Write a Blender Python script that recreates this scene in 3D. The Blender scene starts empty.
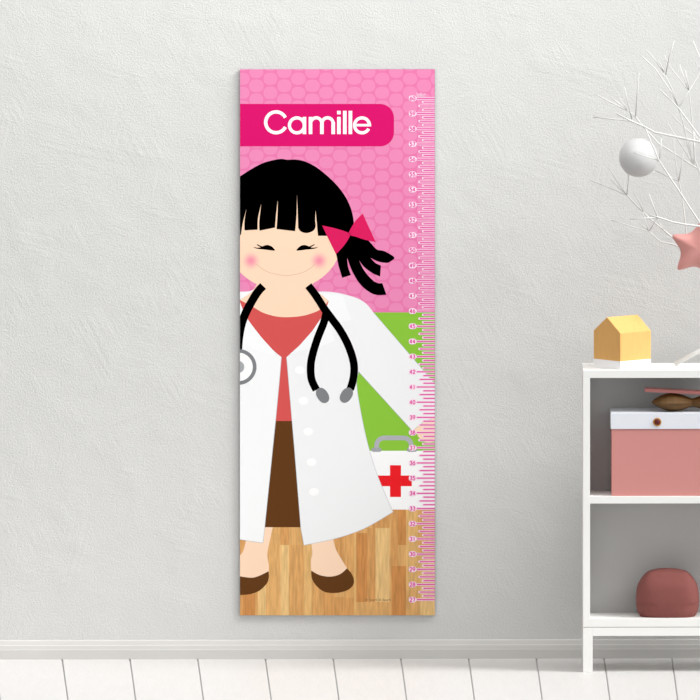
import bpy, bmesh, math, random
from mathutils import Vector, Matrix
from mathutils.geometry import tessellate_polygon
C = bpy.context.scene.collection
rnd = random.Random(5)

# ------------------------------------------------------------------ camera
PXM = 400.0                      # pixels per metre at the wall
DIST = 8.0
EL = math.atan(0.10)
AZ = math.radians(0.79)
ZC = 0.7746
TGT = Vector((0, 0, ZC))
FWD = Vector((math.sin(AZ) * math.cos(EL), math.cos(AZ) * math.cos(EL), -math.sin(EL)))
RIGHT = Vector((math.cos(AZ), -math.sin(AZ), 0))
UP = RIGHT.cross(FWD)
CAM = TGT - FWD * DIST
cd = bpy.data.cameras.new('camera'); cam = bpy.data.objects.new('camera', cd); C.objects.link(cam)
cam.matrix_world = Matrix((( RIGHT.x, UP.x, -FWD.x, CAM.x), (RIGHT.y, UP.y, -FWD.y, CAM.y), (RIGHT.z, UP.z, -FWD.z, CAM.z), (0, 0, 0, 1)))
cd.type = 'ORTHO'; cd.ortho_scale = 700 / PXM; cd.clip_start = .5; cd.clip_end = 40
bpy.context.scene.camera = cam

def at(px, py, Y):
    """point at depth plane y = Y seen at a place in the frame (parallel view)"""
    o = CAM + RIGHT * ((px - 350) / PXM) + UP * ((350 - py) / PXM)
    return o + FWD * ((Y - o.y) / FWD.y)

# ------------------------------------------------------------------ materials
def lin(c):
    return tuple(((v / 255) / 12.92 if v / 255 <= .04045 else ((v / 255 + .055) / 1.055) ** 2.4) for v in c)
MATS = {}
def mat(name, rgb, rough=.6, var=.0, scale=40, bump=0, bscale=300, stretch=None, spec=.3, gain=1.0):
    if name in MATS: return MATS[name]
    m = bpy.data.materials.new(name); m.use_nodes = True
    nt = m.node_tree; b = nt.nodes['Principled BSDF']
    c = tuple(min(.97, v * gain) for v in lin(rgb))
    b.inputs['Base Color'].default_value = (*c, 1)
    b.inputs['Roughness'].default_value = rough
    b.inputs['Specular IOR Level'].default_value = spec
    tc = nt.nodes.new('ShaderNodeTexCoord')
    src = tc.outputs['Object']
    if stretch:
        mp = nt.nodes.new('ShaderNodeMapping'); mp.inputs['Scale'].default_value = stretch
        nt.links.new(src, mp.inputs['Vector']); src = mp.outputs['Vector']
    if var:
        n = nt.nodes.new('ShaderNodeTexNoise'); n.inputs['Scale'].default_value = scale; n.inputs['Detail'].default_value = 4
        nt.links.new(src, n.inputs['Vector'])
        r = nt.nodes.new('ShaderNodeValToRGB')
        r.color_ramp.elements[0].position = .3; r.color_ramp.elements[1].position = .7
        r.color_ramp.elements[0].color = (*[v * (1 - var) for v in c], 1)
        r.color_ramp.elements[1].color = (*[min(.97, v * (1 + var * .6)) for v in c], 1)
        nt.links.new(n.outputs['Fac'], r.inputs['Fac']); nt.links.new(r.outputs['Color'], b.inputs['Base Color'])
    if bump:
        n2 = nt.nodes.new('ShaderNodeTexNoise'); n2.inputs['Scale'].default_value = bscale; n2.inputs['Detail'].default_value = 3
        nt.links.new(src, n2.inputs['Vector'])
        bp = nt.nodes.new('ShaderNodeBump'); bp.inputs['Strength'].default_value = 1; bp.inputs['Distance'].default_value = bump
        nt.links.new(n2.outputs['Fac'], bp.inputs['Height']); nt.links.new(bp.outputs['Normal'], b.inputs['Normal'])
    MATS[name] = m
    return m

PG = .94
def ink(name, rgb):
    return mat('print_' + name, rgb, .55, spec=.1, gain=PG)

def wall_mat():
    m = bpy.data.materials.new('plaster'); m.use_nodes = True
    nt = m.node_tree; L = nt.links; b = nt.nodes['Principled BSDF']
    b.inputs['Base Color'].default_value = (*[v for v in (.665, .665, .652)], 1)
    b.inputs['Roughness'].default_value = .85; b.inputs['Specular IOR Level'].default_value = .15
    tc = nt.nodes.new('ShaderNodeTexCoord')
    def noise(scale, detail=2, vec=None, rough=.5):
        n = nt.nodes.new('ShaderNodeTexNoise'); n.inputs['Scale'].default_value = scale; n.inputs['Detail'].default_value = detail
        n.inputs['Roughness'].default_value = rough
        L.new(vec or tc.outputs['Object'], n.inputs['Vector']); return n.outputs['Fac']
    def math_(op, a, b_):
        n = nt.nodes.new('ShaderNodeMath'); n.operation = op
        for i, v in enumerate((a, b_)):
            if isinstance(v, (int, float)): n.inputs[i].default_value = v
            else: L.new(v, n.inputs[i])
        return n.outputs[0]
    h = math_('MULTIPLY', noise(230, 3, None, .65), 1.25)
    for k, (ang, seed) in enumerate(((25, 3.1), (-62, 7.7), (75, 12.3), (-15, 20.9))):
        mp = nt.nodes.new('ShaderNodeMapping'); mp.vector_type = 'POINT'
        mp.inputs['Rotation'].default_value = (0, math.radians(ang), 0); mp.inputs['Location'].default_value = (seed, 0, seed * .7)
        L.new(tc.outputs['Object'], mp.inputs['Vector'])
        mp2 = nt.nodes.new('ShaderNodeMapping'); mp2.inputs['Scale'].default_value = (9, 60, 95)
        L.new(mp.outputs['Vector'], mp2.inputs['Vector'])
        st = noise(1, 2, mp2.outputs['Vector'])
        mk = noise(8, 1, mp.outputs['Vector'])
        r = nt.nodes.new('ShaderNodeValToRGB'); r.color_ramp.elements[0].position = .5; r.color_ramp.elements[1].position = .66
        L.new(mk, r.inputs['Fac'])
        h = math_('ADD', h, math_('MULTIPLY', math_('MULTIPLY', st, r.outputs['Color']), .8))
    bp = nt.nodes.new('ShaderNodeBump'); bp.inputs['Strength'].default_value = 1; bp.inputs['Distance'].default_value = .0011
    L.new(h, bp.inputs['Height']); L.new(bp.outputs['Normal'], b.inputs['Normal'])
    return m

# ------------------------------------------------------------------ objects
def link(name, me, m, parent=None, smooth=False):
    o = bpy.data.objects.new(name, me); C.objects.link(o)
    for mm in (m if isinstance(m, (list, tuple)) else [m]): me.materials.append(mm)
    if smooth:
        for p in me.polygons: p.use_smooth = True
    if parent:
        o.parent = parent
        o.matrix_parent_inverse = Matrix.Translation(-parent_loc(parent))
    return o
def parent_loc(p):
    v = Vector(p.location)
    q = p.parent
    if q: 
        return PLOC[p.name]
    return v
PLOC = {}
def obj(name, bm, m, parent=None, smooth=False):
    me = bpy.data.meshes.new(name)
    bmesh.ops.recalc_face_normals(bm, faces=bm.faces[:])
    bm.to_mesh(me); bm.free()
    o = link(name, me, m, parent, smooth)
    PLOC[o.name] = Vector(parent_loc(parent)) * 0 if parent else Vector((0, 0, 0))
    return o
def thing(name, label, cat, loc, group=None):
    o = bpy.data.objects.new(name, None); C.objects.link(o); o.location = loc
    o.empty_display_size = .05
    return tag(o, label, cat, group)
def tag(o, label, cat, group=None):
    o['label'] = label; o['category'] = cat
    if group: o['group'] = group
    return o
def struct(name, bm, m, smooth=False):
    o = obj(name, bm, m, None, smooth); o['kind'] = 'structure'; return o

def box(bm, x0, x1, y0, y1, z0, z1, bev=0, mi=0, seg=2):
    r = bmesh.ops.create_cube(bm, size=1)
    vs = r['verts']
    for v in vs:
        v.co = Vector(((x0 + x1) / 2 + v.co.x * (x1 - x0), (y0 + y1) / 2 + v.co.y * (y1 - y0), (z0 + z1) / 2 + v.co.z * (z1 - z0)))
    fs = {f for v in vs for f in v.link_faces}
    for f in fs: f.material_index = mi
    if bev:
        es = list({e for v in vs for e in v.link_edges})
        bmesh.ops.bevel(bm, geom=es, offset=bev, segments=seg, affect='EDGES', profile=.6)
def tube(bm, pts, rads, n=7):
    rings = []
    pts = [Vector(p) for p in pts]
    for i, p in enumerate(pts):
        a = pts[max(i - 1, 0)]; b = pts[min(i + 1, len(pts) - 1)]
        t = (b - a).normalized()
        u = t.cross(Vector((0, 1, 0)))
        if u.length < .05: u = t.cross(Vector((1, 0, 0)))
        u.normalize(); w = t.cross(u)
        rr = rads[i] if isinstance(rads, (list, tuple)) else rads
        rings.append([bm.verts.new(p + (u * math.cos(2 * math.pi * k / n) + w * math.sin(2 * math.pi * k / n)) * rr) for k in range(n)])
    for a, b in zip(rings, rings[1:]):
        for k in range(n): bm.faces.new((a[k], a[(k + 1) % n], b[(k + 1) % n], b[k]))
    bm.faces.new(rings[0][::-1]); bm.faces.new(rings[-1])
def lathe(bm, prof, origin, axis='z', n=32):
    """prof: (radius, height) pairs"""
    rings = []
    for r, h in prof:
        ring = []
        for k in range(n):
            a = 2 * math.pi * k / n
            if axis == 'z': v = Vector((r * math.cos(a), r * math.sin(a), h))
            else: v = Vector((r * math.cos(a), -h, r * math.sin(a)))
            ring.append(bm.verts.new(Vector(origin) + v))
        rings.append(ring)
    for a, b in zip(rings, rings[1:]):
        for k in range(n): bm.faces.new((a[k], a[(k + 1) % n], b[(k + 1) % n], b[k]))
    bm.faces.new(rings[0]); bm.faces.new(rings[-1])

# ================================================================== THE SETTING
WX0, WX1 = -1.9, 1.9
bm = bmesh.new(); box(bm, WX0, WX1, 0, .12, -.02, 2.5)
struct('wall_back', bm, wall_mat())

# white boards running out from the wall
bm = bmesh.new()
s0 = at(62, 659, 0).x
pitch = 67.75 / PXM
box(bm, WX0, WX1, -1.1, 0, -.03, -.0035, 0, 1)
for k in range(-8, 11):
    xa = s0 + k * pitch; xb = xa + pitch
    if xb > WX1 or xa < WX0: continue
    box(bm, xa + .0016, xb - .0016, -1.1, -.0005, -.02, 0, .0009, 0, 1)
floor_white = mat('white_floorboards', (212, 210, 208), .45, .025, 6, .0004, 14, (9, 1, 1), .3)
struct('floor', bm, [floor_white, mat('board_gap', (185, 185, 185), .9)])

# stepped skirting along the wall
bm = bmesh.new()
prof = [(0, 0), (-.018, 0), (-.018, .0235), (-.0172, .0245), (-.0155, .034), (-.0135, .0355), (-.0105, .0455), (-.008, .0472), (0, .0474)]
ra = [bm.verts.new((WX0, y, z)) for y, z in prof]; rb = [bm.verts.new((WX1, y, z)) for y, z in prof]
n = len(prof)
for k in range(n): bm.faces.new((ra[k], ra[(k + 1) % n], rb[(k + 1) % n], rb[k]))
bm.faces.new(ra); bm.faces.new(rb[::-1])
struct('baseboard_back', bm, mat('skirting_paint', (207, 205, 202), .5, .04, 3))

# ================================================================== THE HEIGHT CHART
YP = -.009
chart = thing('hanging_height_chart', 'tall printed height chart with a cartoon girl doctor hanging on the grey wall', 'height chart', at(337.5, 615, YP))
X0, X1, Y0, Y1 = 240, 435, 69.3, 615.3
STEP = .00006
def pp(x, y, layer):
    return at(x, y, YP - layer * STEP)

def catmull(pts, n=8, closed=False):
    out = []
    N = len(pts)
    rng = range(N if closed else N - 1)
    for i in rng:
        if closed: p0, p1, p2, p3 = pts[(i - 1) % N], pts[i], pts[(i + 1) % N], pts[(i + 2) % N]
        else: p0, p1, p2, p3 = pts[max(i - 1, 0)], pts[i], pts[i + 1], pts[min(i + 2, N - 1)]
        for k in range(n):
            t = k / n
            out.append(tuple(.5 * (2 * p1[j] + (p2[j] - p0[j]) * t + (2 * p0[j] - 5 * p1[j] + 4 * p2[j] - p3[j]) * t * t + (3 * p1[j] - p0[j] - 3 * p2[j] + p3[j]) * t ** 3) for j in (0, 1)))
    if not closed: out.append(tuple(pts[-1]))
    return out
def clip(poly):
    """keep the part of an outline that lies on the sheet"""
    for ax, lim, sgn in ((0, X0, 1), (0, X1 - .2, -1), (1, Y0, 1), (1, Y1, -1)):
        out = []
        for i, a in enumerate(poly):
            b = poly[(i + 1) % len(poly)]
            ia = (a[ax] - lim) * sgn >= 0; ib = (b[ax] - lim) * sgn >= 0
            if ia: out.append(a)
            if ia != ib:
                t = (lim - a[ax]) / (b[ax] - a[ax])
                out.append(tuple(a[j] + (b[j] - a[j]) * t for j in (0, 1)))
        poly = out
        if not poly: return []
    return poly
def fill(bm, poly, layer, mi=0):
    poly = clip([tuple(p) for p in poly])
    q = []
    for p in poly:
        if not q or (abs(p[0] - q[-1][0]) + abs(p[1] - q[-1][1])) > 1e-4: q.append(p)
    if len(q) > 1 and (abs(q[0][0] - q[-1][0]) + abs(q[0][1] - q[-1][1])) < 1e-4: q.pop()
    if len(q) < 3: return
    vs = [bm.verts.new(pp(x, y, layer)) for x, y in q]
    for t in tessellate_polygon([[Vector((x, y, 0)) for x, y in q]]):
        try:
            f = bm.faces.new([vs[i] for i in t]); f.material_index = mi
        except ValueError: pass
def band(bm, pts, w, layer, mi=0):
    """a stroke of width w along pts"""
    P = [Vector(p) for p in pts]; a, b = [], []
    for i, p in enumerate(P):
        d = (P[min(i + 1, len(P) - 1)] - P[max(i - 1, 0)]).normalized(); nn = Vector((-d.y, d.x))
        ww = w[i] if isinstance(w, list) else w
        a.append(p + nn * ww / 2); b.append(p - nn * ww / 2)
    for i in range(len(P) - 1):
        fill(bm, [a[i], a[i + 1], b[i + 1], b[i]], layer, mi)
def ell(cx, cy, rx, ry, n=40, rot=0, p=2.0):
    o = []
    for k in range(n):
        t = 2 * math.pi * k / n; c, s = math.cos(t), math.sin(t)
        x = rx * math.copysign(abs(c) ** (2 / p), c); y = ry * math.copysign(abs(s) ** (2 / p), s)
        o.append((cx + x * math.cos(rot) - y * math.sin(rot), cy + x * math.sin(rot) + y * math.cos(rot)))
    return o
def arc(cx, cy, r, a0, a1, n=40):
    """angles in degrees, counted anticlockwise from the right"""
    return [(cx + r * math.cos(math.radians(a0 + (a1 - a0) * k / n)), cy - r * math.sin(math.radians(a0 + (a1 - a0) * k / n))) for k in range(n + 1)]
def rect(x0, y0, x1, y1): return [(x0, y0), (x1, y0), (x1, y1), (x0, y1)]
def flat(name, bm, m, parent):
    """finish one printed shape; its faces look out into the room"""
    for f in bm.faces:
        f.normal_update()
        if f.normal.y > 0: f.normal_flip()
    me = bpy.data.meshes.new(name); bm.to_mesh(me); bm.free()
    o = bpy.data.objects.new(name, me); C.objects.link(o)
    for mm in (m if isinstance(m, (list, tuple)) else [m]): me.materials.append(mm)
    o.parent = parent
    o.matrix_parent_inverse = Matrix.Translation(-chart.location)
    return o
def sub(name, bm, m, parent):
    o = flat(name, bm, m, parent)
    o.matrix_parent_inverse = Matrix.Identity(4)
    return o

# board
bm = bmesh.new()
a = at(X0, Y1, YP); b = at(X1, Y0, YP)
box(bm, a.x, b.x, YP, -.0012, a.z, b.z, .0008)
obj('board', bm, mat('board_edge', (120, 120, 124), .6, spec=.2), chart)
# pink upper backdrop with rounded hexagons
bm = bmesh.new()
fill(bm, rect(X0, Y0, X1, 312.4), 1)
sp = 13.97
for k in range(-2, 15):
    for j in range(-2, 19):
        cx = 256.4 + sp * k; cy = (85.8 if k % 2 == 0 else 78.8) + 13.95 * j
        if cy > 311: continue
        fill(bm, [p for p in ell(cx, cy, 7.25 + rnd.uniform(-.3, .2), 6.25 + rnd.uniform(-.3, .2), 20, p=2.35) if p[1] < 312.3], 2)
        for f in bm.faces[-1:]: pass
bm.faces.ensure_lookup_table()
for f in bm.faces:
    if abs(f.calc_center_median().y - (YP - 2 * STEP)) < STEP * .4: f.material_index = 1
for f in bm.faces:
    pass
pink = flat('pink_backdrop', bm, [ink('pink', (232, 122, 173)), ink('light_pink', (236, 139, 184))], chart)
pink['label'] = 'pink backdrop patterned with paler rounded hexagons'
bm = bmesh.new(); fill(bm, rect(300, 312.4, X1, 456), 1); flat('green_backdrop', bm, ink('green', (140, 198, 62)), chart)

# wood floor of the print
bm = bmesh.new()
woods = [(226, 174, 110), (218, 160, 97), (209, 144, 82), (236, 195, 132), (223, 168, 104), (231, 184, 118)]
def wood_ink(i, rgb):
    m = mat('print_wood_%d' % i, rgb, .55, .2, 42, 0, 1, (5, 1, .5), .1, PG)
    return m
wm = [wood_ink(i, c) for i, c in enumerate(woods)]
fill(bm, rect(X0, 498, X1, Y1), 1, 0)
planks = [(240, 246.5, 498, 615, 1), (246.5, 258, 498, 615, 4), (243, 255, 594, 616, 2), (258, 269, 560, 616, 3), (266, 280.5, 498, 616, 0), (280.5, 289, 498, 545, 1),
          (280.5, 289, 545, 616, 3), (289, 304, 545, 616, 4), (289, 304, 498, 545, 0), (304, 312, 540, 616, 5), (312, 322, 560, 616, 4), (322, 335, 570, 616, 1),
          (335, 344, 525, 572, 1), (344, 354, 525, 598, 4), (354, 356.3, 520, 616, 5), (335, 356, 597, 616, 1), (356.3, 367, 533, 602, 2), (367, 375.5, 528, 602, 1),
          (375.5, 389.5, 528, 602, 3), (356.3, 391, 602, 616, 0), (372, 389.5, 512, 528, 1), (391, 398, 508, 616, 1), (398, 406, 508, 545, 2), (392, 406, 566, 616, 2),
          (406, 418, 508, 590, 5), (406, 420, 590, 616, 0), (418, 435, 508, 556, 4), (420, 435, 556, 616, 3)]
for i, (xa, xb, ya, yb, c) in enumerate(planks): fill(bm, rect(xa, ya, xb, yb), 1.3 + .12 * (i % 5), c)
flat('wood_floor_print', bm, wm, chart)

# first aid kit
bm = bmesh.new(); fill(bm, rect(350, 450.8, X1, 509.6), 2)
kit = flat('first_aid_kit_print', bm, ink('kit_white', (253, 253, 253)), chart)
bm = bmesh.new()
band(bm, [(376.5, 449), (376.7, 445.5)] + arc(384.2, 445.5, 7.6, 180, 90, 10) + arc(403.6, 445.5, 7.6, 90, 0, 10) + [(411.2, 449)], 4.6, 3)
fill(bm, ell(376.4, 449.8, 5, 2.1, 20, p=4), 3.4, 1); fill(bm, ell(412, 449.8, 5, 2.1, 20, p=4), 3.4, 1)
sub('handle', bm, [ink('handle_grey', (178, 178, 184)), ink('handle_foot', (164, 166, 172))], kit)
bm = bmesh.new(); fill(bm, rect(390, 465.2, 401, 497), 3); fill(bm, rect(376, 475.5, 389.99, 486.2), 3); fill(bm, rect(401.01, 475.5, 411.8, 486.2), 3)
sub('red_cross', bm, ink('red', (238, 28, 37)), kit)

# the girl
skin = ink('skin', (254, 219, 190)); black = mat('print_black', (0, 0, 0), .8, spec=0); brown = ink('brown', (97, 57, 20))
bm = bmesh.new()
fill(bm, [(240, 299)] + catmull([(240, 299), (249, 293.5), (256, 286), (257, 280)]) + catmull([(312, 280), (314, 287), (321, 294), (330, 301)]) + [(330, 320), (240, 320)], 3)
fill(bm, ell(284, 237, 58.6, 53.3, 80), 3.4)
girl = flat('girl_print', bm, skin, chart)
girl['label'] = 'printed cartoon girl in a white doctor coat'
bm = bmesh.new(); fill(bm, catmull([(245.8, 538), (245.8, 541), (243, 551), (238, 558)]) + [(238, 580), (268.7, 580)] + catmull([(268.7, 574), (268.9, 566), (267.3, 554), (270, 540), (273.5, 524)]) + [(260, 524)], 3); sub('leg', bm, skin, girl)
bm = bmesh.new(); fill(bm, catmull([(310.8, 540), (312.3, 553), (311, 560), (311.2, 572)]) + [(320, 582), (340, 580), (349, 571)] + catmull([(347, 568.3), (341, 558.5), (335.8, 549), (332.5, 536)]), 3); sub('leg', bm, skin, girl)
bm = bmesh.new(); fill(bm, [(411, 432), (416.2, 432.9)] + catmull([(416.2, 432.9), (419.7, 438.6), (423.3, 441.2), (429, 442.5), (436, 441)]) + [(436, 410), (420, 415)], 2.6); sub('hand', bm, skin, girl)
# shoes, skirt, shirt
bm = bmesh.new()
fill(bm, catmull([(268.5, 571.2), (261, 575), (252, 577.7), (238, 576)], 6) + catmull([(238, 595), (246, 594.7), (253.6, 593.3), (261, 589.5), (267.3, 582.7), (268.9, 576.7), (268.5, 571.2)], 6), 4)
sub('shoe', bm, brown, girl)
bm = bmesh.new()
fill(bm, catmull([(311.2, 570.6), (320, 575.2), (330.6, 576.6), (340, 574.2), (347, 568.3)], 6) + catmull([(347, 568.3), (351.5, 573.6), (354, 580), (352.5, 586), (346, 590.8), (335, 593), (324, 591.6), (316, 585.3), (311.8, 578), (311.2, 570.6)], 6), 4)
sub('shoe', bm, brown, girl)
bm = bmesh.new(); fill(bm, [(268, 421), (300, 421), (304, 527.2), (258, 527.2)], 4); sub('skirt', bm, brown, girl)
bm = bmesh.new()
fill(bm, catmull([(240, 300), (253.6, 307.3), (263.6, 312.9), (277.9, 316.7), (292, 317), (306.4, 315), (320.7, 309.3), (328.6, 300.7)], 6) + [(330, 304), (322, 325), (300, 350), (298, 421), (270, 421), (274, 355), (246, 324), (240, 312)], 4)
sub('shirt', bm, ink('coral', (215, 86, 84)), girl)
# coat: sleeve side, then left side
vr = catmull([(286.5, 357.2), (299.3, 345.7), (312, 331.4), (320.7, 318.6), (326.4, 307), (328.8, 300.9)], 6)
sh = catmull([(328.8, 300.9), (322.5, 295.4), (315, 292.3), (325, 291.6), (338.5, 293), (356, 297.8), (366, 303.6), (373.4, 312.4)], 6)
bodyR = [(358.5, 371.5)] + catmull([(358.4, 373), (356.8, 386), (362.4, 420), (369.7, 451), (378.9, 479), (393, 512)], 6)
hemR = catmull([(393, 512), (371.5, 524.8), (355.8, 532), (333.8, 539), (303.9, 545.2)], 6)
bm = bmesh.new()
fill(bm, vr + sh + [(418.7, 365), (436, 385.2), (436, 417.2), (424, 421.5), (412.4, 430.8)] + bodyR + hemR + [(300.8, 528), (294.5, 450)], 5, 0)
fill(bm, [(281.4, 357.2)] + catmull([(281.4, 357.2), (272, 349), (262, 338), (249.3, 321.4), (243.5, 311), (239.5, 300.5)], 6) + [(238, 300), (238, 540)] + catmull([(239, 539.4), (247, 540.6), (255, 541.8), (263, 542.9)], 4) + [(264.7, 527), (275.6, 421), (279.5, 380)], 5, 1)
fill(bm, [(238, 292)] + catmull([(240, 291.8), (249, 291.3), (254, 289.5), (249, 294), (240, 299.6)], 4) + [(238, 300)], 5, 1)
# brighter lapels, and the drawn outlines
fill(bm, [(327, 312), (328.8, 301), (322.5, 295.4), (318, 292.8), (343, 295.5), (351, 320), (331.5, 325.3), (334.5, 341)] + catmull([(334.5, 341), (318, 347), (302, 350.5), (290, 354)], 4) + [(299.3, 345.7), (312, 331.4), (320.7, 318.6)], 5.3, 1)
fill(bm, [(278.5, 356)] + catmull([(278.5, 355.5), (268, 354), (258, 350.5), (244, 343)], 4) + [(240, 340), (240, 306), (243.5, 312), (249.3, 322), (262, 338), (272, 349)], 5.3, 2)
for pl in (bodyR, hemR, [(303.9, 545.2), (300.8, 528), (294.5, 450), (286.5, 357.2)], [(263, 542.9), (264.7, 527), (275.6, 421), (279.5, 380), (281.4, 357.2)], [(373.4, 312.4), (418.7, 365), (436, 385.2)], [(358.5, 371.5), (412.4, 430.8)], [(412.4, 430.8), (424, 421.5), (436, 417.2)], [(238, 539.2), (247, 540.6), (255, 541.8), (263, 542.9)]):
    band(bm, pl, .45, 5.7, 3)
coat = sub('doctor_coat', bm, [ink('coat', (243, 244, 245)), ink('coat_light', (248, 249, 250)), ink('coat_lapel', (250, 251, 252)), ink('coat_line', (196, 198, 202))], girl)
for x, y in ((299.8, 370), (303.3, 400.8), (308.3, 431.6), (311.4, 462.2), (314, 491.8)):
    bm = bmesh.new(); fill(bm, ell(x, y, 4.9, 3.9, 28), 5.6)
    sub('coat_button', bm, ink('button_white', (255, 255, 255)), girl)
# face
bm = bmesh.new()
eye = catmull([(253.5, 246.9), (257, 247.6), (261.2, 247.3), (263.2, 246), (267.4, 245), (271.7, 246.5), (275.2, 250.2)], 6) + catmull([(275.2, 250.2), (273.4, 250.6), (265.7, 249.7), (257, 248.7), (253.5, 247.2)], 6)
lash = [(256.7, 243.9), (258.2, 244.7), (262.5, 246.6), (261.5, 247.8), (257.4, 245.4)]
for mir in (0, 1):
    bm = bmesh.new()
    for q, pl in enumerate((eye, lash)): fill(bm, [(571.4 - x, y) for x, y in pl] if mir else pl, 4 + .25 * q)
    sub('eye', bm, black, girl)
bm = bmesh.new(); band(bm, catmull([(256.4, 264.1), (262.5, 269), (271, 273), (286, 275.5), (301, 273), (309.5, 268.8), (315.3, 263.6)], 6), .6, 4)
sub('mouth', bm, ink('mouth_line', (226, 186, 160)), girl)
def blush(cx, cy, R):
    rings = []
    for q in range(9):
        r = R * q / 8; w = math.cos(math.pi / 2 * q / 8) ** 1.0
        rings.append(([bm.verts.new(pp(cx + r * math.cos(k * math.pi / 16), cy + r * math.sin(k * math.pi / 16), 3.8)) for k in range(32)], w))
    for (a, wa), (b, wb) in zip(rings, rings[1:]):
        for k in range(32):
            f = bm.faces.new((a[k], a[(k + 1) % 32], b[(k + 1) % 32], b[k]))
            for l in f.loops: l[col] = (*([wa] * 3 if l.vert in (a[k], a[(k + 1) % 32]) else [wb] * 3), 1)
m = mat('print_blush', (254, 219, 190), .55, spec=.1, gain=PG)
nt = m.node_tree; at_ = nt.nodes.new('ShaderNodeAttribute'); at_.attribute_name = 'blush'; mx = nt.nodes.new('ShaderNodeMix'); mx.data_type = 'RGBA'
mx.inputs[6].default_value = (*[min(.97, v * PG) for v in lin((254, 219, 190))], 1); mx.inputs[7].default_value = (*[v * PG for v in lin((246, 148, 170))], 1)
nt.links.new(at_.outputs['Fac'], mx.inputs[0]); nt.links.new(mx.outputs[2], nt.nodes['Principled BSDF'].inputs['Base Color'])
for cx in (251, 319.2):
    bm = bmesh.new(); col = bm.loops.layers.color.new('blush'); blush(cx, 260.8, 11)
    bmesh.ops.remove_doubles(bm, verts=bm.verts[:], dist=1e-7)
    sub('cheek', bm, m, girl)
# hair
bm = bmesh.new()
top = catmull([(236, 180), (240, 176.4), (255, 167), (266, 162), (280, 159), (287, 159.7), (296, 159.6), (305, 161.5), (316, 167), (328, 176.5), (338, 186.5), (346.4, 198.4), (352, 212), (354, 227), (352, 240)], 6)
hair = top + [(340, 246), (336, 252), (334, 240), (328, 235.8), (318, 235.8)] + catmull([(318, 235.8), (317, 225), (315.6, 210)], 4) + catmull([(315.6, 210), (315.2, 220), (315.6, 226), (313.5, 230.5), (307, 233), (301, 231.5), (298.2, 228)], 5) \
    + catmull([(298.2, 228), (297.8, 214), (297, 194)], 4) + catmull([(297, 194), (296.6, 214), (295.2, 231.2)], 4) + [(276.6, 229)] + catmull([(276.6, 229), (277.6, 214), (277.8, 200)], 4) + catmull([(277.8, 200), (276, 215), (275, 227.6)], 4) \
    + [(259.6, 230.6)] + catmull([(259.6, 230.6), (259.3, 222), (261.3, 203.5)], 4) + catmull([(261.3, 203.5), (258, 218), (257.6, 229.6)], 4) + [(244.5, 230.4)] + catmull([(244.5, 230.4), (244.6, 220), (246.6, 208.5)], 4) + catmull([(246.6, 208.5), (243, 222), (241, 234.5)], 4) + [(236, 237)]
fill(bm, hair, 6)
pony = [(349, 229)] + catmull([(349, 229), (357, 232), (365, 237), (370.5, 242.7), (376.8, 249.4), (384.7, 251.3), (394.3, 257.3), (391.3, 260.8), (387, 262.8), (377.6, 261.3), (370.5, 257.6)], 5) \
    + catmull([(370.5, 257.6), (373.5, 261.3), (376.5, 263.6), (380.9, 265.5)], 5) + catmull([(380.1, 276.4), (372.9, 273.3), (364.2, 267), (359, 260)], 5) + catmull([(359, 260), (363, 268.5), (368.2, 275.7), (374, 281.2), (378.5, 283.2), (382.3, 283.1)], 5) \
    + catmull([(386.4, 294.7), (377.6, 295), (369.7, 292.2), (360.3, 284.3), (352.5, 271.8), (347, 257.6)], 5) + [(347, 257.6), (348, 267), (350.9, 275), (342.2, 277.8), (338.6, 266), (336, 253), (342, 236)]
fill(bm, pony, 6.2)
sub('hair', bm, black, girl)
bm = bmesh.new()
fill(bm, [(322.2, 225.5)] + catmull([(322.2, 225.5), (336, 228.5), (348.7, 232.8), (350.2, 235.4), (344.6, 244.8), (336, 254.2)], 5) + [(328.5, 239)], 7)
fill(bm, catmull([(348.7, 232.8), (350.5, 229), (355.6, 220.7), (362.7, 213.5)], 5) + [(369, 227.5), (375.8, 242)] + catmull([(375.8, 242), (365, 239.8), (356, 236.8), (350.2, 235.4)], 5), 7)
sub('hair_bow', bm, ink('crimson', (221, 28, 95)), girl)
# stethoscope
bm = bmesh.new()
band(bm, catmull([(308.3, 285.6), (313.5, 292.2), (318.8, 300), (324.5, 309), (332, 319), (340, 330), (347.6, 344), (352.6, 358), (354.2, 369), (353, 380), (350.2, 389.5)], 8), 7.7, 8)
band(bm, catmull([(326.5, 311), (324, 322), (317, 340), (312, 357), (310.6, 369), (311.8, 380), (316.4, 390)], 8), 7.7, 8)
st = sub('stethoscope', bm, [black, ink('steel_grey', (129, 131, 134)), ink('pale_grey', (168, 170, 173)), ink('kit_white', (253, 253, 253))], girl)
bm = st.data
b2 = bmesh.new(); b2.from_mesh(bm)
nf = len(b2.faces)
def addp(poly, layer, mi):
    fill(b2, poly, layer, mi)
addp(ell(346.4, 395.2, 5.6, 8.2, 36, math.radians(33), 2.2), 8.3, 1)
addp(ell(322.6, 395.4, 5.6, 8.2, 36, math.radians(-33), 2.2), 8.3, 1)
for f in b2.faces:
    f.normal_update()
    if f.normal.y > 0: f.normal_flip()
b2.to_mesh(bm); b2.free()
bm = bmesh.new()
band(bm, catmull([(263.2, 286), (258, 291.5), (252, 301), (245.7, 313), (241.4, 325), (239, 338), (238, 350)], 8), 8.2, 8)
fill(bm, ell(238.6, 366.9, 17.9, 17.9, 60), 8.4, 1); fill(bm, ell(238.6, 366.9, 14.2, 14.2, 60), 8.8, 3); fill(bm, ell(238.2, 366.9, 6.1, 6.1, 36), 9.2, 2)
sub('stethoscope_chestpiece', bm, [black, ink('steel_grey', 0), ink('pale_grey', 0), ink('kit_white', 0)], girl)

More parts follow.
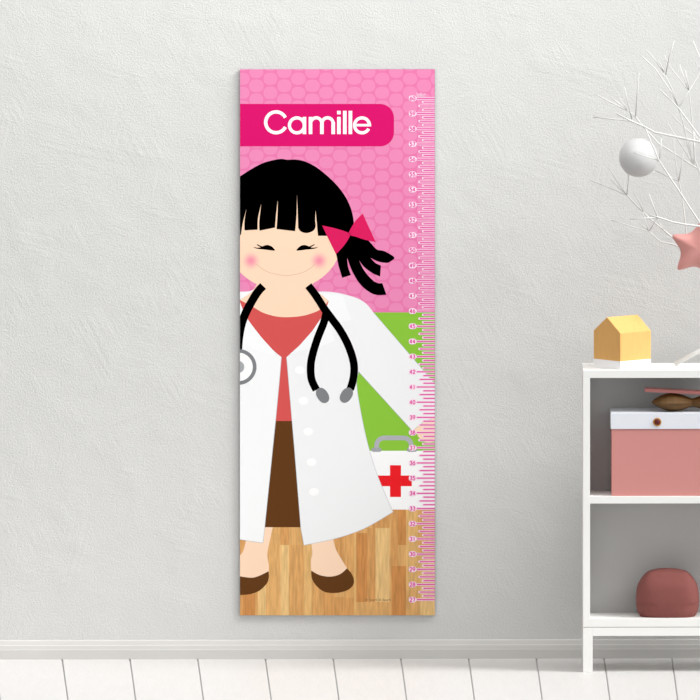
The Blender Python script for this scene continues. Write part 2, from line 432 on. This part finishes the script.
# name banner
bm = bmesh.new()
fill(bm, [(240, 103.9)] + arc(380, 117.9, 14, 90, 0, 12) + arc(380, 132.4, 14, 0, -90, 12) + [(240, 146.4)], 3)
ban = flat('name_banner', bm, ink('magenta', (218, 14, 108)), chart)
bm = bmesh.new()
S = 3.35
band(bm, arc(276.1, 122.3, 10.4, 27, 333, 48), S, 4)
band(bm, arc(296.9, 125.35, 7.45, 0, 360, 48), S - .2, 4); fill(bm, rect(302.6, 116.9, 306.2, 134.1), 4.3)
fill(bm, rect(308.7, 116.9, 312.3, 134.1), 4.3); fill(bm, rect(320.1, 122, 323.7, 134.1), 4.3); fill(bm, rect(331.4, 122, 335, 134.1), 4.3)
band(bm, arc(316.25, 123.4, 5.6, 172, 0, 20), S - .2, 4); band(bm, arc(327.5, 123.4, 5.6, 172, 0, 20), S - .2, 4.15)
fill(bm, rect(337.1, 116.9, 340.7, 134.1), 4); fill(bm, rect(337.1, 110.8, 340.7, 114.3), 4)
fill(bm, rect(343, 110.8, 346.6, 134.1), 4); fill(bm, rect(348.6, 110.8, 352.2, 134.1), 4)
band(bm, arc(362, 125.35, 7.45, 0, 333, 44), S - .2, 4); fill(bm, rect(355, 123.9, 371.1, 126.4), 4.3)
sub('lettering', bm, ink('button_white', (255, 255, 255)), ban)

# ruler
def text_polys(s, size, off=0, spacing=1.0):
    cu = bpy.data.curves.new('t', 'FONT'); cu.body = s; cu.size = size; cu.offset = off; cu.space_character = spacing; cu.resolution_u = 3
    o = bpy.data.objects.new('t', cu); C.objects.link(o)
    bpy.context.view_layer.update()
    me = bpy.data.meshes.new_from_object(o.evaluated_get(bpy.context.evaluated_depsgraph_get()))
    vs = [v.co.copy() for v in me.vertices]; fs = [tuple(p.vertices) for p in me.polygons]
    bpy.data.objects.remove(o); bpy.data.curves.remove(cu); bpy.data.meshes.remove(me)
    return vs, fs
def text(bm, s, cx, cy, h, layer, mi, off=0, width=None, ref=None):
    vs, fs = text_polys(s, 1, off)
    rv = text_polys(s, 1, 0)[0]
    xs = [v.x for v in rv]; ys = [v.y for v in rv]
    k = h / (max(ys) - min(ys)); kx = width / (max(xs) - min(xs)) if width else k
    mx_, my = (max(xs) + min(xs)) / 2, (max(ys) + min(ys)) / 2
    nv = [bm.verts.new(pp(cx + (v.x - mx_) * kx, cy - (v.y - my) * k, layer)) for v in vs]
    for f in fs:
        try: q = bm.faces.new([nv[i] for i in f]); q.material_index = mi
        except ValueError: pass
YR = lambda n: 98.4 + (60 - n) * 15.19
pinkline = ink('ruler_pink', (229, 88, 166)); halo = ink('ruler_halo', (253, 226, 240))
tb = bmesh.new()
for q in range(0, 33 * 4 + 1):
    y = 98.4 + q * 15.19 / 4
    xl = 416.6 if q % 4 == 0 else (419.6 if q % 2 == 0 else 423.3)
    fill(tb, ell((xl + 440) / 2 - .35, y, (440 - xl) / 2 + .9, 1.25, 24, p=8), 6.2, 1)
    fill(tb, rect(xl + .1, y - .66, 434.8, y + .66), 7.0, 0)
ruler = flat('inch_ruler', tb, [pinkline, halo], chart)
ruler['label'] = 'pink inch ruler marks with numerals from 27 to 60'
def oval(cx, cy, rx, ry): return [(cx + rx * math.cos(t * math.pi / 12), cy + ry * math.sin(t * math.pi / 12)) for t in range(25)]
DIG = {'0': [oval(.5, .75, .42, .66)], '1': [[(.22, .3), (.56, .08), (.56, 1.44)]],
       '2': [catmull([(.1, .45), (.2, .17), (.5, .07), (.84, .25), (.8, .62), (.1, 1.40)], 5), [(.08, 1.42), (.94, 1.42)]],
       '3': [catmull([(.12, .25), (.5, .07), (.85, .35), (.48, .68)], 5), catmull([(.45, .68), (.92, 1.02), (.5, 1.43), (.08, 1.2)], 5)],
       '4': [[(.7, 1.44), (.7, .08)], [(.66, .08), (.08, 1.0)], [(.05, 1.04), (.98, 1.04)]],
       '5': [[(.88, .08), (.22, .08)], [(.22, .08), (.15, .68)], catmull([(.15, .68), (.5, .55), (.9, .98), (.5, 1.43), (.08, 1.22)], 5)],
       '6': [[(.66, .06), (.16, .86)], oval(.5, 1.02, .41, .42)], '7': [[(.06, .08), (.94, .08)], [(.92, .08), (.4, 1.44)]],
       '8': [oval(.5, .41, .33, .34), oval(.5, 1.08, .42, .37)], '9': [[(.84, .64), (.36, 1.44)], oval(.5, .48, .41, .42)]}
for nn in range(27, 61):
    y = YR(nn); nb = bmesh.new()
    fill(nb, ell(412.5, y, 3.75, 2.95, 28, p=2.8), 7.4, 1)
    for q, ch in enumerate(str(nn)):
        for k, pl in enumerate(DIG[ch]):
            band(nb, [(409.75 + q * 3.0 + px * 2.45, y + (py - .75) * 2.75) for px, py in pl], .95, 8.2 + .3 * k, 0)
    sub('numeral', nb, [pinkline, halo], ruler)
nb = bmesh.new()
text(nb, 'inches', 421, 94.6, 3.0, 7.2, 1, off=.09, width=8.6); text(nb, 'inches', 421, 94.6, 3.0, 7.7, 0, width=8.6)
sub('unit_word', nb, [pinkline, halo], ruler)
bm = bmesh.new(); text(bm, '© Spark & Spark', 378, 600, 3.0, 3, 0, width=26); flat('credit_line', bm, ink('credit_brown', (128, 96, 62)), chart)

# ================================================================== THE CABINET
YF, YB = -.358, -.178
fx = lambda px: at(px, 500, YF).x
fz = lambda py: at(640, py, YF).z
cl, cr = fx(583), fx(863)
Z0 = 0.0
zt, zt0 = fz(370.2), fz(378)
zs, zs0 = fz(496.4), fz(503.6)
zb, zb0 = fz(618.6), fz(627)
zr0 = fz(636)
T = 7 / PXM
white = mat('white_lacquer', (237, 237, 234), .45, .01, 8, spec=.35)
cab = thing('shelf_cabinet', 'white open two-tier shelf cabinet on square legs at the right of the wall', 'shelf cabinet', ((cl + cr) / 2, (YF + YB) / 2, 0))
def cbox(name, *a, m=white, bev=.0008):
    bm = bmesh.new(); box(bm, *a, bev); return obj(name, bm, m, cab)
cbox('top_panel', cl, cr, YF, YB, zt0, zt)
cbox('side_panel', cl, cl + T, YF, YB, zb0, zt0)
cbox('side_panel', cr - T, cr, YF, YB, zb0, zt0)
cbox('shelf', cl + T, cr - T, YF + .0005, YB, zs0, zs)
cbox('bottom_panel', cl + T, cr - T, YF, YB, zb0, zb)
cbox('back_panel', cl + T, cr - T, YB - .030, YB - .024, zb, zt0, m=mat('grey_back', (180, 179, 178), .7, .01, 8))
LG = 9.6 / PXM
bm = bmesh.new()
zrt = zb0 - .0012
for yy in ((YF, YF + .02), (YB - .02, YB)): box(bm, cl + LG, cr - LG, *yy, zr0, zrt, .0008)
for xx in ((cl, cl + LG), (cr - LG, cr)): box(bm, *xx, YF + LG, YB - LG, zr0, zrt, .0008)
obj('base_frame', bm, white, cab)
for xx in (cl, cr - LG):
    for yy in (YF, YB - LG): cbox('leg', xx, xx + LG, yy, yy + LG, 0, zrt)

# ------------------------------------------------------------------ pink box with white lid
yb0, yb1 = YF + .012, YB - .038
hx = lambda px: at(px, 450, yb0).x
hz = lambda py: at(657, py, yb0).z
bx0, bx1 = hx(611.6), hx(702.6)
box_t = thing('storage_box', 'pink fabric storage box with a white lid and red button on the upper shelf', 'box', ((bx0 + bx1) / 2, (yb0 + yb1) / 2, zs))
zl = hz(429)
bm = bmesh.new(); box(bm, bx0, bx1, yb0, yb1, zs, zl, .0012)
obj('box_body', bm, mat('pink_linen', (206, 141, 136), .85, .05, 500, .0004, 900, (1, 1, 3), .15), box_t)
bm = bmesh.new(); box(bm, bx0 - .0022, bx1 + .0022, yb0 - .0022, yb1 + .002, zl, hz(412.8), .0012)
lid = obj('lid', bm, mat('white_card', (224, 227, 234), .6, .01, 200), box_t)
p = at(657.2, 422, yb0 - .0022)
bm = bmesh.new(); lathe(bm, [(.0098, -.0005), (.0105, .0015), (.0095, .0028), (.0078, .003), (.0076, .002)], p, 'y', 28)
eo = obj('button_ring', bm, mat('brass', (178, 120, 40), .35, spec=.5), lid, True)
bm = bmesh.new(); lathe(bm, [(.0077, 0), (.0072, .0026), (.005, .0036), (.0015, .0039)], p, 'y', 28)
obj('button', bm, mat('dark_red', (92, 18, 14), .3, spec=.5), lid, True)

# ------------------------------------------------------------------ wooden fish on the lid
zlid = hz(412.8)
yfi = yb0 + .036
sec = [(651.6, .6, .0), (655, 3, .2), (660.5, 6, .2), (667, 8.0, .0), (674, 8.6, 0), (682, 7.2, -.2), (688.5, 4.9, -.3), (692.5, 3.6, -.3), (697, 4.9, -.2), (703, 7.2, 0), (709, 8.2, 0), (713, 7.4, 0), (714, 5, 0)]
zc_f = zlid + 9.3 / PXM
fish = thing('wooden_fish', 'brown carved wooden fish lying on the white box lid', 'ornament', (at(672, 402, yfi).x, yfi, zlid))
def loft(secs, xf, yc, zc, depth, n=20, pw=1.6):
    bm = bmesh.new(); rings = []
    for px, h, dz in secs:
        x = xf(px); hh = h * 1.08 / PXM; ring = []
        for k in range(n):
            t = 2 * math.pi * k / n; c, s = math.cos(t), math.sin(t)
            ring.append(bm.verts.new((x, yc + depth * hh * math.copysign(abs(c) ** (2 / pw), c), zc + dz / PXM + hh * math.copysign(abs(s) ** (2 / pw), s))))
        rings.append(ring)
    for a, b in zip(rings, rings[1:]):
        for k in range(n): bm.faces.new((a[k], a[(k + 1) % n], b[(k + 1) % n], b[k]))
    bm.faces.new(rings[0]); bm.faces.new(rings[-1])
    return bm
oak = mat('brown_wood', (108, 76, 36), .5, .2, 18, 0, 1, (1, 3, 6), .3)
xf = lambda px: at(px, 402, yfi).x
obj('body', loft(sec[:8], xf, yfi, zc_f, 1.5, 8), oak, fish)
obj('tail', loft(sec[7:], xf, yfi, zc_f, 1.0, 8), oak, fish)

# ------------------------------------------------------------------ thin pink pad across the fish
bm = bmesh.new()
ym = yfi
a = at(644.5, 390.6, ym); b = at(716, 394.2, ym)
box(bm, -(b.x - a.x) / 2, (b.x - a.x) / 2, -.02, .02, 0, .0082, .0015)
ang = math.atan2(b.z - a.z, b.x - a.x)
topz = zc_f + 9.3 / PXM
rise = topz + .0006
for v in bm.verts:
    v.co = Matrix.Rotation(-ang, 3, 'Y') @ v.co
cx_ = (a.x + b.x) / 2
fx_ = at(674, 402, ym).x
for v in bm.verts:
    v.co += Vector((cx_, ym, rise - (fx_ - cx_) * math.tan(ang)))
tag(obj('thin_pad', bm, mat('dusty_pink', (190, 122, 118), .6, .03, 60)), 'thin flat dusty pink pad lying across the wooden fish', 'pad')

# ------------------------------------------------------------------ pouf on the lower shelf
ypf = YF + .0745
pc = at(667.5, 600, ypf)
bm = bmesh.new()
NU, NV = 64, 40
W2, D2, H2 = 31.6 / PXM, .064, 47.6 / PXM
rings = []
PROF = catmull([(0, 0), (.5, 0), (.84, 0), (.885, .02), (.95, .09), (.985, .2), (1, .34), (.985, .5), (.94, .65), (.82, .79), (.70, .88), (.62, .925), (.52, .95), (.33, .982), (.15, .998), (0, 1)], 4)
for r_, h in PROF:
    ring = []
    for i in range(NU):
        t = 2 * math.pi * i / NU; c, sn = math.cos(t), math.sin(t)
        e = 2 / (3.6 if h > .3 else 3.0)
        x = math.copysign(abs(c) ** e, c); y = math.copysign(abs(sn) ** e, sn)
        corner = (abs(c * sn) * 2) ** 3
        pinch = 1 + .05 * corner * max(0, 1 - abs(h - .9) / .25)
        ring.append(bm.verts.new((pc.x + x * max(r_, .002) * W2 * pinch, ypf + y * max(r_, .002) * D2 * pinch, zb + max(0, h) * H2)))
    rings.append(ring)
for a, b in zip(rings, rings[1:]):
    for k in range(NU): bm.faces.new((a[k], a[(k + 1) % NU], b[(k + 1) % NU], b[k]))
bmesh.ops.remove_doubles(bm, verts=bm.verts[:], dist=1e-5)
pf = tag(obj('pouf', bm, mat('rose_fabric', (130, 76, 71), .75, .04, 70, .0005, 700, None, .2), None, True), 'round dusty rose pouf on the lower shelf of the white cabinet', 'pouf')

# ------------------------------------------------------------------ little wooden house
near = Vector((at(620.3, 369.6, YF + .012).x, YF + .012, zt))
w_ = .1005
dl = Vector((-.66, .751, 0)); dr = Vector((.766, .643, 0))
wl = 26.3 / PXM / .66; wr = 31 / PXM / .766
house = thing('toy_house', 'small wooden toy house with a white painted base on the cabinet top', 'toy house', near + dl * wl / 2 + dr * wr / 2)
def house_bm(z0, z1, roof=None, grow=0):
    bm = bmesh.new()
    P = []
    def q(u, v, z): return bm.verts.new(near + dl * (u * wl) + dr * (v * wr) + Vector((0, 0, z)))
    prof = [(0, z0), (1, z0), (1, z1)] + ([(.5, roof)] if roof else []) + [(0, z1)]
    A = [q(u, 0, z) for u, z in prof]; B = [q(u, 1, z) for u, z in prof]
    n = len(prof)
    for k in range(n): bm.faces.new((A[k], A[(k + 1) % n], B[(k + 1) % n], B[k]))
    bm.faces.new(A); bm.faces.new(B)
    bmesh.ops.bevel(bm, geom=bm.edges[:], offset=.0005, segments=1, affect='EDGES')
    return bm
zbase = 8.3 / PXM; zeave = 36.6 / PXM; zapex = 51.4 / PXM
obj('base', house_bm(0, zbase), mat('white_paint', (250, 250, 250), .5, .01, 20), house)
obj('wood_block', house_bm(zbase, zeave, zapex), mat('pine', (228, 176, 106), .55, .05, 20, 0, 1, (6, 6, 1), .2), house)

# ------------------------------------------------------------------ twig tree
tw = mat('white_twig', (217, 216, 213), .55, .04, 40)
YT = -.262
troot = thing('twig_tree', 'bare white twig tree hung with ornaments on the cabinet top', 'twig tree', at(775, 366, YT))
def poly3(pts, y0, y1):
    n = len(pts)
    return [at(px, py, y0 + (y1 - y0) * i / max(1, n - 1)) for i, (px, py) in enumerate(pts)]
tb = bmesh.new()
foot = Vector((at(674.6, 366, YT).x, YT, zt + .0058))
trunk = [foot, at(700, 350.5, YT), at(724, 336, YT), at(747, 316, YT), at(757, 285, YT), at(760, 240, YT), at(758, 190, YT), at(752, 140, YT), at(744, 90, YT), at(742, 50, YT)]
tube(tb, trunk, [.0058, .0056, .0056, .0056, .0052, .005, .0045, .004, .003, .002], 10)
obj('trunk', tb, tw, troot, True)
for pts in ([(747, 316), (790, 340), (838, 366)], [(747, 316), (757, 340), (762, 366)]):
    tb = bmesh.new()
    yy = YT if pts[-1][0] > 800 else YT + .06
    e = at(pts[-1][0], 366, yy); e.z = zt + .0056
    tube(tb, [at(*pts[0], YT), (at(*pts[0], YT) + e) / 2 + Vector((0, 0, .01)), e], [.0056, .0055, .0054], 10)
    obj('leg', tb, tw, troot, True)
R1 = .0023
# each branch: main line first (towards its tip), then its twigs; depth runs from first y to second
B = [
 [(-.235, -.205, [(752, 152), (700, 142), (677, 137), (655, 132.5), (644, 126.5), (631, 121), (616.5, 113.5)], R1 * 1.25, .0018),
  (-.205, -.17, [(631, 121), (612, 119), (593.5, 117)], .0016, .0011)],
 [(-.19, -.14, [(752, 205), (710, 176), (693.5, 166), (672, 152), (659, 144), (644, 127.5), (636, 117.5), (630, 112), (612, 103), (594.5, 94)], .0022, .0012),
  (-.15, -.14, [(630.3, 112.5), (621, 105), (612.5, 98.5)], .0013, .001), (-.15, -.16, [(628, 110.8), (619, 98)], .0013, .001),
  (-.15, -.17, [(631.8, 119), (628, 104), (624.5, 87)], .0013, .001), (-.155, -.19, [(635.6, 117), (637, 95), (639, 73)], .0014, .0011),
  (-.17, -.20, [(693.8, 165), (687, 143), (682, 118)], .0014, .001), (-.17, -.16, [(694, 164), (694.5, 148), (694.6, 128)], .0014, .001), (-.17, -.22, [(693.5, 165), (678, 140), (668, 124)], .0014, .001)],
 [(-.29, -.25, [(752, 178), (720, 160), (700, 137), (688, 121), (678.5, 108), (668, 97.5), (659, 89)], .0022, .0013),
  (-.26, -.23, [(678.3, 107.5), (672, 93), (655, 68.5), (646, 60), (638.5, 53.5)], .0015, .001),
  (-.26, -.27, [(678.6, 107), (671, 87), (665.5, 76), (661, 73)], .0016, .001), (-.26, -.28, [(664, 72.5), (655, 60), (646, 49.5)], .0013, .001),
  (-.26, -.28, [(664.3, 72), (661, 66), (658, 60)], .0012, .001), (-.265, -.30, [(665.5, 75.5), (669, 58), (674, 41)], .0014, .0011),
  (-.26, -.20, [(678.5, 108), (689, 91), (700, 73), (708, 58)], .0014, .0011), (-.262, -.26, [(678.4, 108), (683, 122), (687, 138), (691, 152)], .0014, .001)],
 [(-.22, -.20, [(748, 200), (702, 178), (695, 160), (693.5, 137), (691.5, 115), (689.5, 94), (688.5, 91), (669.5, 66), (664.5, 55.5)], .0019, .001),
  (-.205, -.19, [(688.6, 91.2), (679.5, 64.5)], .0013, .001), (-.205, -.21, [(689.5, 91), (685, 70)], .0013, .001)],
 [(-.24, -.2, [(744, 95), (715, 80), (700, 58), (693, 41)], .0018, .0011), (-.22, -.21, [(703, 72), (695.5, 63)], .0013, .001)],
 [(-.20, -.17, [(750, 175), (714, 153), (697, 138), (684, 127), (672, 116)], .0016, .001)],
 [(-.285, -.275, [(757, 268), (722, 245), (700, 223), (690, 208), (682, 195.5), (669, 176), (659, 160.5), (651.5, 143.5), (646, 129)], .0024, .0013),
  (-.275, -.28, [(658.5, 160.5), (646, 156.5), (634, 152.5)], .0014, .001), (-.275, -.28, [(659.5, 159.5), (661.5, 138.5)], .0013, .001)],
 [(-.20, -.19, [(752, 290), (706, 268), (690, 248), (686.3, 233), (684, 212), (682, 195), (678.6, 181), (675.5, 160), (673.5, 138)], .0019, .001),
  (-.195, -.2, [(678.8, 181), (681.5, 166), (684, 152)], .0014, .001), (-.195, -.16, [(678.5, 181), (667, 176), (655.5, 170.5)], .0014, .001)],
 [(-.17, -.15, [(755, 300), (712, 268), (690, 250), (672, 237), (648, 217), (637, 206), (627, 195.5), (608, 187), (589.5, 179.8)], .0023, .0012),
  (-.155, -.14, [(626.6, 195), (617, 181), (608.5, 167)], .0014, .001), (-.155, -.16, [(625.5, 193.5), (618, 187), (611, 180)], .0012, .001),
  (-.155, -.17, [(627, 195), (628.2, 182), (628.5, 170)], .0014, .001), (-.157, -.18, [(644, 213), (640, 203), (634.5, 194)], .0013, .001)],
 [(-.315, -.31, [(758, 262), (725, 240), (700, 226.3), (685, 224.5), (672.5, 222), (658, 217.3), (650, 215.2)], .0027, .0018),
  (-.31, -.315, [(658, 217.3), (644, 218.3), (630, 219.2)], .0016, .0012), (-.31, -.30, [(658, 217.3), (653.5, 224), (649.5, 231)], .0016, .0012), (-.31, -.31, [(657.5, 217), (653, 205), (649, 194)], .0015, .001)],
 [(-.19, -.17, [(756, 310), (705, 266), (690, 250), (673, 244.5), (660.5, 241.8), (649, 231.3), (630, 226), (611, 220)], .0021, .001),
  (-.175, -.17, [(649, 231), (639, 223)], .0012, .001), (-.175, -.18, [(648.6, 231), (642.5, 212)], .0013, .001), (-.18, -.17, [(664, 231), (659, 222)], .0012, .001)],
]
for br in B:
    tb = bmesh.new()
    for (y0, y1, pts, r0, r1) in br:
        P = poly3(pts, y0, y1)
        tube(tb, P, [.00025 + .95 * (r0 + (r1 - r0) * i / (len(P) - 1)) for i in range(len(P))], 6)
    obj('branch', tb, tw, troot, True)

# ------------------------------------------------------------------ ornaments on the tree
YBALL = -.207
bc = at(638.6, 157.6, YBALL); rb_ = 19.6 / PXM
bm = bmesh.new(); bmesh.ops.create_uvsphere(bm, u_segments=48, v_segments=28, radius=rb_)
for v in bm.verts: v.co += bc
ball = thing('bauble', 'shiny white ball ornament hanging from the twig tree', 'bauble', bc)
obj('ball', bm, mat('pearl_white', (200, 200, 200), .35, .01, 5, spec=.5), ball, True)
bm = bmesh.new(); hook = at(637, 124.3, -.21)
tube(bm, [bc + Vector((-.006, 0, rb_ * .985)), hook], .0006, 5)
obj('hanging_thread', bm, tw, ball)

YST = -.262
sc = at(698.6, 248.8, YST)
def star_bm(R, r, rot, H, n_ring=14):
    out = []
    base = []
    for k in range(10):
        a = math.radians(rot + 36 * k); q = R if k % 2 == 0 else r
        base.append((q * math.cos(a), q * math.sin(a)))
    # round the points and notches
    dens = []
    for i in range(10):
        p0, p1 = base[i], base[(i + 1) % 10]
        for t in [j / 8 for j in range(8)]: dens.append((p0[0] + (p1[0] - p0[0]) * t, p0[1] + (p1[1] - p0[1]) * t))
    for _ in range(7):
        N = len(dens)
        dens = [tuple((dens[i - 1][j] + 2 * dens[i][j] + dens[(i + 1) % N][j]) / 4 for j in (0, 1)) for i in range(N)]
    bm = bmesh.new(); N = len(dens)
    rings = []
    for side in (1, -1):
        seq = range(n_ring + 1) if side == 1 else range(n_ring - 1, -1, -1)
        for q in seq:
            t = q / n_ring
            t2 = math.sin(t * math.pi / 2)
            hgt = H * (1 - t2 ** 2.2) ** .5 if t2 < 1 else 0
            hgt = H * math.cos(t * math.pi / 2) ** .9 if t < 1 else 0
            ring = []
            for (x, y) in dens:
                ring.append(bm.verts.new(sc + Vector((x * t2, -side * hgt, y * t2))))
            rings.append(ring)
    for a, b in zip(rings, rings[1:]):
        for k in range(N): bm.faces.new((a[k], a[(k + 1) % N], b[(k + 1) % N], b[k]))
    bmesh.ops.remove_doubles(bm, verts=bm.verts[:], dist=1e-6)
    return bm
star = thing('star_ornament', 'puffy pink five-pointed star ornament hanging from the twig tree', 'star ornament', sc)
obj('star', star_bm(33 / PXM, 16.5 / PXM, 81, .022), mat('pink_satin', (216, 150, 144), .4, .02, 40, spec=.5), star, True)
bm = bmesh.new(); tube(bm, [sc + Vector((.011, 0, .066)), at(704, 143, -.23)], .0006, 5)
obj('hanging_thread', bm, tw, star)

# ================================================================== LIGHT
WLO, WHI = .0, 1.08
w = bpy.data.worlds.new('world'); bpy.context.scene.world = w; w.use_nodes = True
nt = w.node_tree; bg = nt.nodes['Background']
# world gradient shaped to darken left faces: bright high right, dim on the left
tc = nt.nodes.new('ShaderNodeTexCoord'); dp = nt.nodes.new('ShaderNodeVectorMath'); dp.operation = 'DOT_PRODUCT'
dp.inputs[1].default_value = Vector((.72, -.42, .55)).normalized()
nt.links.new(tc.outputs['Generated'], dp.inputs[0])
mr = nt.nodes.new('ShaderNodeMapRange'); mr.inputs['From Min'].default_value = -.45; mr.inputs['From Max'].default_value = 1
mr.inputs['To Min'].default_value = WLO; mr.inputs['To Max'].default_value = WHI
nt.links.new(dp.outputs['Value'], mr.inputs['Value']); nt.links.new(mr.outputs['Result'], bg.inputs['Strength'])
bg.inputs['Color'].default_value = (1, .997, .99, 1)

def area(name, loc, tgt, size, energy, color=(1, 1, 1), sy=None):
    l = bpy.data.lights.new(name, 'AREA'); l.energy = energy; l.size = size; l.color = color
    if sy: l.shape = 'RECTANGLE'; l.size_y = sy
    o = bpy.data.objects.new(name, l); C.objects.link(o); o.location = loc
    o.rotation_euler = (Vector(tgt) - Vector(loc)).to_track_quat('-Z', 'Y').to_euler()
def sun(name, d, e, ang, color=(1, 1, 1)):
    l = bpy.data.lights.new(name, 'SUN'); l.energy = e; l.angle = math.radians(ang); l.color = color
    o = bpy.data.objects.new(name, l); C.objects.link(o); o.location = (0, -1, 4)
    o.rotation_euler = Vector(d).to_track_quat('-Z', 'Y').to_euler()
area('overhead_fill', (.1, -1.1, 2.65), (.1, 0, 1.1), 2.8, 23, (1, .997, .99), .5)  # unseen area light added overhead to brighten the upper wall
sun('window_light', (-.75, .22, -.62), 3.2, 28)

vs = bpy.context.scene.view_settings
vs.view_transform = 'Standard'; vs.look = 'None'; vs.exposure = 0; vs.gamma = 1; vs.use_curve_mapping = False
